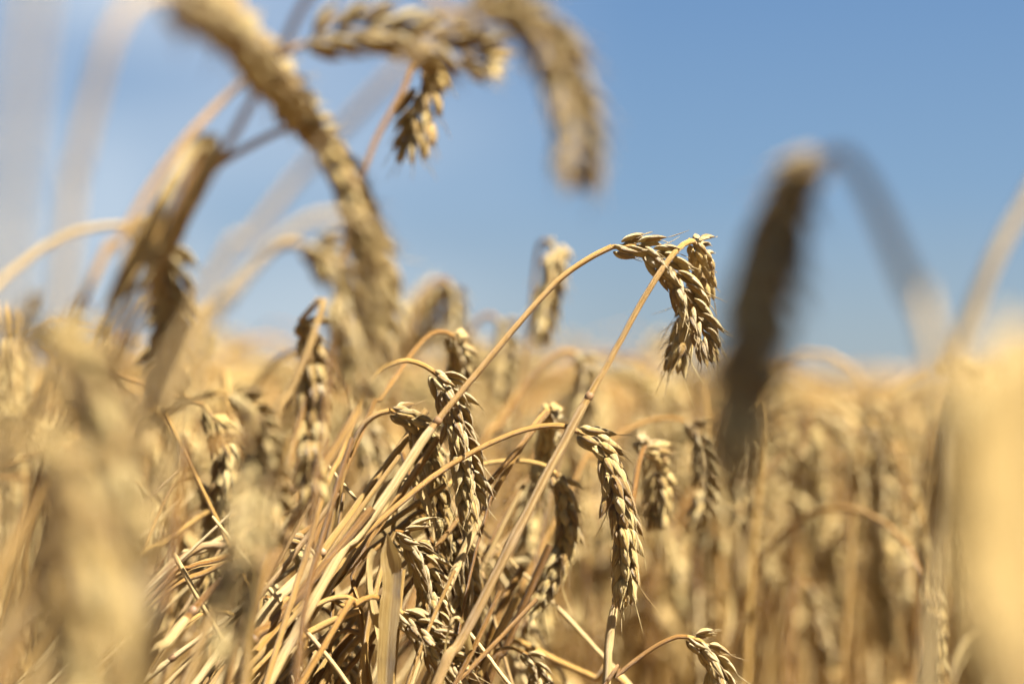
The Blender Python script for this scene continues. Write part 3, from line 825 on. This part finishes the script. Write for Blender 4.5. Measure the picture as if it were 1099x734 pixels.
def proto(detail, index):
    """The meshes of one kind of stalk: stem, ear and leaf, each from the root."""
    stem, ear = rand_stalk()
    P = resample(catmull(stem[::2], 3), {1: 46, 0: 16, -1: 9}[detail])
    s = np.linspace(0, 1, len(P))
    r0 = random.uniform(.0012, .0016)
    mb1 = MB(); V, F, ST = tube(P, r0 * (1.6 - .6 * s), {1: 8, 0: 4, -1: 3}[detail], .03); mb1.add(V, F, ST)
    if detail == 1:                                   # the leaf sheath thickens the lower stem
        k = random.randint(14, 24)
        Q = P[:k]; V, F, ST = tube(Q, np.linspace(r0 * 2.0, r0 * 1.62, k), 8, .04); mb1.add(V, F, ST)
    mb2 = MB()
    hint = (random.gauss(0, 1), random.gauss(0, 1), random.gauss(0, .3))
    if detail == -1:
        Q = resample(ear, 8); w = np.array([.002, .0055, .0068, .0058, .0068, .006, .0048, .0015]); w = w * np.array([1, .85, 1.1, .85, 1.1, .85, 1.1, 1])
        V, F, ST = tube(Q, w, 5, .2); ST = ST * np.array([.7, .7, 1]); mb2.add(V, F, ST)
    else:
        V, F, ST = tube(resample(ear, 12), np.linspace(.0012, .0006, 12), 4); mb2.add(V, F, ST)
        for (M, off, t) in ear_slots(ear, hint, random.uniform(.95, 1.12) * (1.15 if detail == 0 else 1), .0043 if detail == 1 else .0055):
            spikelet(mb2, M, off, detail=detail)
    mb3 = []
    for q in range(random.choice([1, 1, 2, 2]) if detail >= 0 else random.choice([0, 1])):
        m = MB(); k = int(len(P) * random.uniform(.35, .75))
        V, F, ST = leaf_arrays(P, k, random.uniform(.006, .010), random.uniform(.12, .24), 5 if detail == 1 else 2, {1: 22, 0: 9, -1: 5}[detail]); m.add(V, F, ST); mb3.append(m)
    return mb1, mb2, mb3

# upright straw standing in the open part at right
random.seed(33)
UP = [(815, 430, 1.25), (838, 505, 1.32), (858, 452, 1.38), (905, 470, 1.34), (925, 452, 1.30), (950, 515, 1.25), (968, 480, 1.42), (985, 500, 1.33), (1000, 455, 1.5),
      (790, 520, 1.28), (770, 560, 1.36), (740, 585, 1.25), (880, 545, 1.45), (720, 560, 1.3), (1015, 540, 1.28), (935, 600, 1.22), (805, 600, 1.2), (775, 480, 1.5)][:16:2]
for (x, y, d) in UP:
    sx = random.choice([1, 1, -1]); w = random.uniform(10, 22); dx = random.uniform(-25, 12); h = random.uniform(40, 62)
    stalk('blurred upright straw with a folded-over dark ear in the open stand at right',
          [(x + sx * w * .9, y + 8, d - .01), (x + sx * w * .5, y, d), (x, y + 14, d), (x - sx * 3 + dx * .2, y + 80, d), (x + dx * .6, y + 190, d), (x + dx, y + 330, d)],
          [(x + sx * w * .9, y + 8, d - .01), (x + sx * w * 1.3, y + 20, d - .01), (x + sx * w * 1.6, y + 20 + h, d), (x + sx * w * 1.6, y + 20 + h * 2, d)],
          roll=random.uniform(0, 90), r=random.uniform(.0015, .0021), size=random.uniform(.9, 1.05), group='upright stalks at right')

for k in range(34):
    x = random.uniform(690, 1015); y = random.uniform(405, 610); d = random.uniform(1.3, 1.85); q = random.gauss(-.05, .16)
    stalk('blurred bare straw standing upright among the stalks at right', [(x + q * -60, y, d), (x + random.uniform(-4, 4), y + 70, d), (x + q * 70, y + 150, d), (x + q * 170, y + 280, d)], None,
          r=random.uniform(.0014, .0022), name='bare_straw', category='straw', group='bare upright straws at right', node=random.uniform(.02, .1) if k % 3 else None)

# scatter: places in the part of the field that the picture can show, nearest first
random.seed(11)
def crop_places():
    pts = []
    n = 0
    while n < 7500:                                    # 1.38 .. 7 m: full density
        y = math.sqrt(random.uniform(1.38 ** 2, 7.0 ** 2)); x = random.uniform(-1, 1) * (y * .30 + .10)
        n += 1
        if x / y * FPX > 190 and y < 1.55 and random.random() < .8: continue
        pts.append((x, y))
    return pts
places = crop_places()
places.sort(key=lambda p: p[1])
N_INDIV = 170
LEAN_AZ = R(-8)                                        # the crop nods to the right

def az_random():
    return LEAN_AZ + random.gauss(0, .95) + (math.pi if random.random() < .16 else 0)

PROTOS = []
for k in range(24):
    mb1, mb2, mb3 = proto(1, k)
    PROTOS.append((mb1.mesh('stem', M_STEM), mb2.mesh('ear', M_HUSK), [m.mesh('leaf', M_LEAF) for m in mb3]))

def zone(px, d, top):
    col = 0 if px < 330 else 1 if px < 560 else 2 if px < 790 else 3
    return col, 0 if d < 1.62 else 1
ZL = [['softly blurred wheat stalk standing just behind the left-hand tangle of ears', 'strongly blurred wheat stalk in the crop far behind the left-hand ears'],
      ['softly blurred wheat stalk standing just behind the crossing stems left of centre', 'strongly blurred wheat stalk in the crop farther back between the crossing stems'],
      ['softly blurred wheat stalk standing just behind the sharp vertical ear', 'strongly blurred wheat stalk farther back below the sharp ears against the sky'],
      ['softly blurred upright wheat stalk in the open straw at lower right', 'strongly blurred wheat stalk in the dense crop at right behind the upright straw']]
for i, (x, y) in enumerate(places[:N_INDIV]):
    ms, me_, ml = PROTOS[i % len(PROTOS)]
    px = 549.5 + x / y * FPX
    c, dd = zone(px, y, 0)
    th = empty('wheat_stalk', (x, y, 0), ZL[c][dd], 'wheat stalk', 'wheat stalks of the standing crop')
    s = random.gauss(1.0, .035)
    if px > 760: s *= .965
    if 380 < px < 760: s *= .98
    if px < 380: s *= 1.03
    th.rotation_euler = (random.gauss(0, .05), random.gauss(.03, .05), az_random())
    th.scale = (s, s, s)
    part('stem', ms, th); part('ear', me_, th)
    for m in ml: part('leaf', m, th)

# everything behind them: one mass of crop
def bake(mbs):
    V, F, ST, RN, MI = [], [], [], [], []; n = 0
    for mb, mi in mbs:
        v, f, st, r = mb.arrays(); V.append(v); F.append(f + n); ST.append(st); RN.append(r); MI.append(np.full(len(f), mi)); n += len(v)
    return [np.concatenate(a) for a in (V, F, ST, RN, MI)]

def field(pts, protos, hfun):
    V, F, ST, RN, MI = [], [], [], [], []; n = 0
    for (x, y) in pts:
        v, f, st, rn, mi = random.choice(protos)
        a = az_random(); s = hfun(x, y)
        ca, sa = math.cos(a) * s, math.sin(a) * s
        tx, ty = random.gauss(.03, .06), random.gauss(0, .06)
        W = np.stack([v[:, 0] * ca - v[:, 1] * sa + v[:, 2] * tx + x, v[:, 0] * sa + v[:, 1] * ca + v[:, 2] * ty + y, v[:, 2] * s], 1)
        V.append(W); F.append(f + n); ST.append(st); RN.append((rn + random.random()) % 1); MI.append(mi); n += len(v)
    return [np.concatenate(a) for a in (V, F, ST, RN, MI)]

P0 = []
for k in range(22):
    a, b, c = proto(0, k); P0.append(bake([(a, 0), (b, 1)] + [(m, 2) for m in c]))
PM = []
for k in range(22):
    a, b, c = proto(-1, k); PM.append(bake([(a, 0), (b, 1)] + [(m, 2) for m in c]))
far = []
for k in range(14000):
    y = 7.0 * (60 / 7.0) ** random.random(); x = random.uniform(-1, 1) * (y * .34 + .2)
    far.append((x, y))
for k in range(9000):                                  # the crop goes on to both sides of the picture
    y = 4.2 * (60 / 4.2) ** random.random(); x = random.choice((-1, 1)) * random.uniform(y * .34 + .2, y * .75 + .6)
    far.append((x, y))
side = []
for k in range(1500):
    y = random.uniform(1.1, 4.2); x = random.choice((-1, 1)) * random.uniform(y * .30 + .10, y * .70 + .5)
    side.append((x, y))
def drop(x, y):                                        # the near crop stands a little lower towards the right, taller at left
    u = (x / y * FPX - 40) / 330
    return .055 * max(-.45, min(1, u))
def hnear(x, y):
    return random.gauss(.985, .035) - drop(x, y)
def hfar(x, y):
    return random.gauss(.975, .06) - drop(x, y) * max(0, min(1, (16 - y) / 8))
parts_ = [field(places[N_INDIV:] + side, P0, hnear), field(far, PM, hfar)]
n = 0; acc = [[], [], [], [], []]
for pr in parts_:
    acc[0].append(pr[0]); acc[1].append(pr[1] + n); acc[2].append(pr[2]); acc[3].append(pr[3]); acc[4].append(pr[4]); n += len(pr[0])
V, F, ST, RN, MI = [np.concatenate(a) for a in acc]
wf = link(bpy.data.objects.new('wheat_field', to_mesh('wheat_field', V, F, ST, RN, [M_STEM, M_HUSK, M_LEAF], True, MI)))
wf['kind'] = 'stuff'; wf['label'] = 'golden ripe wheat crop reaching back to the horizon under the blue sky'; wf['category'] = 'wheat field'
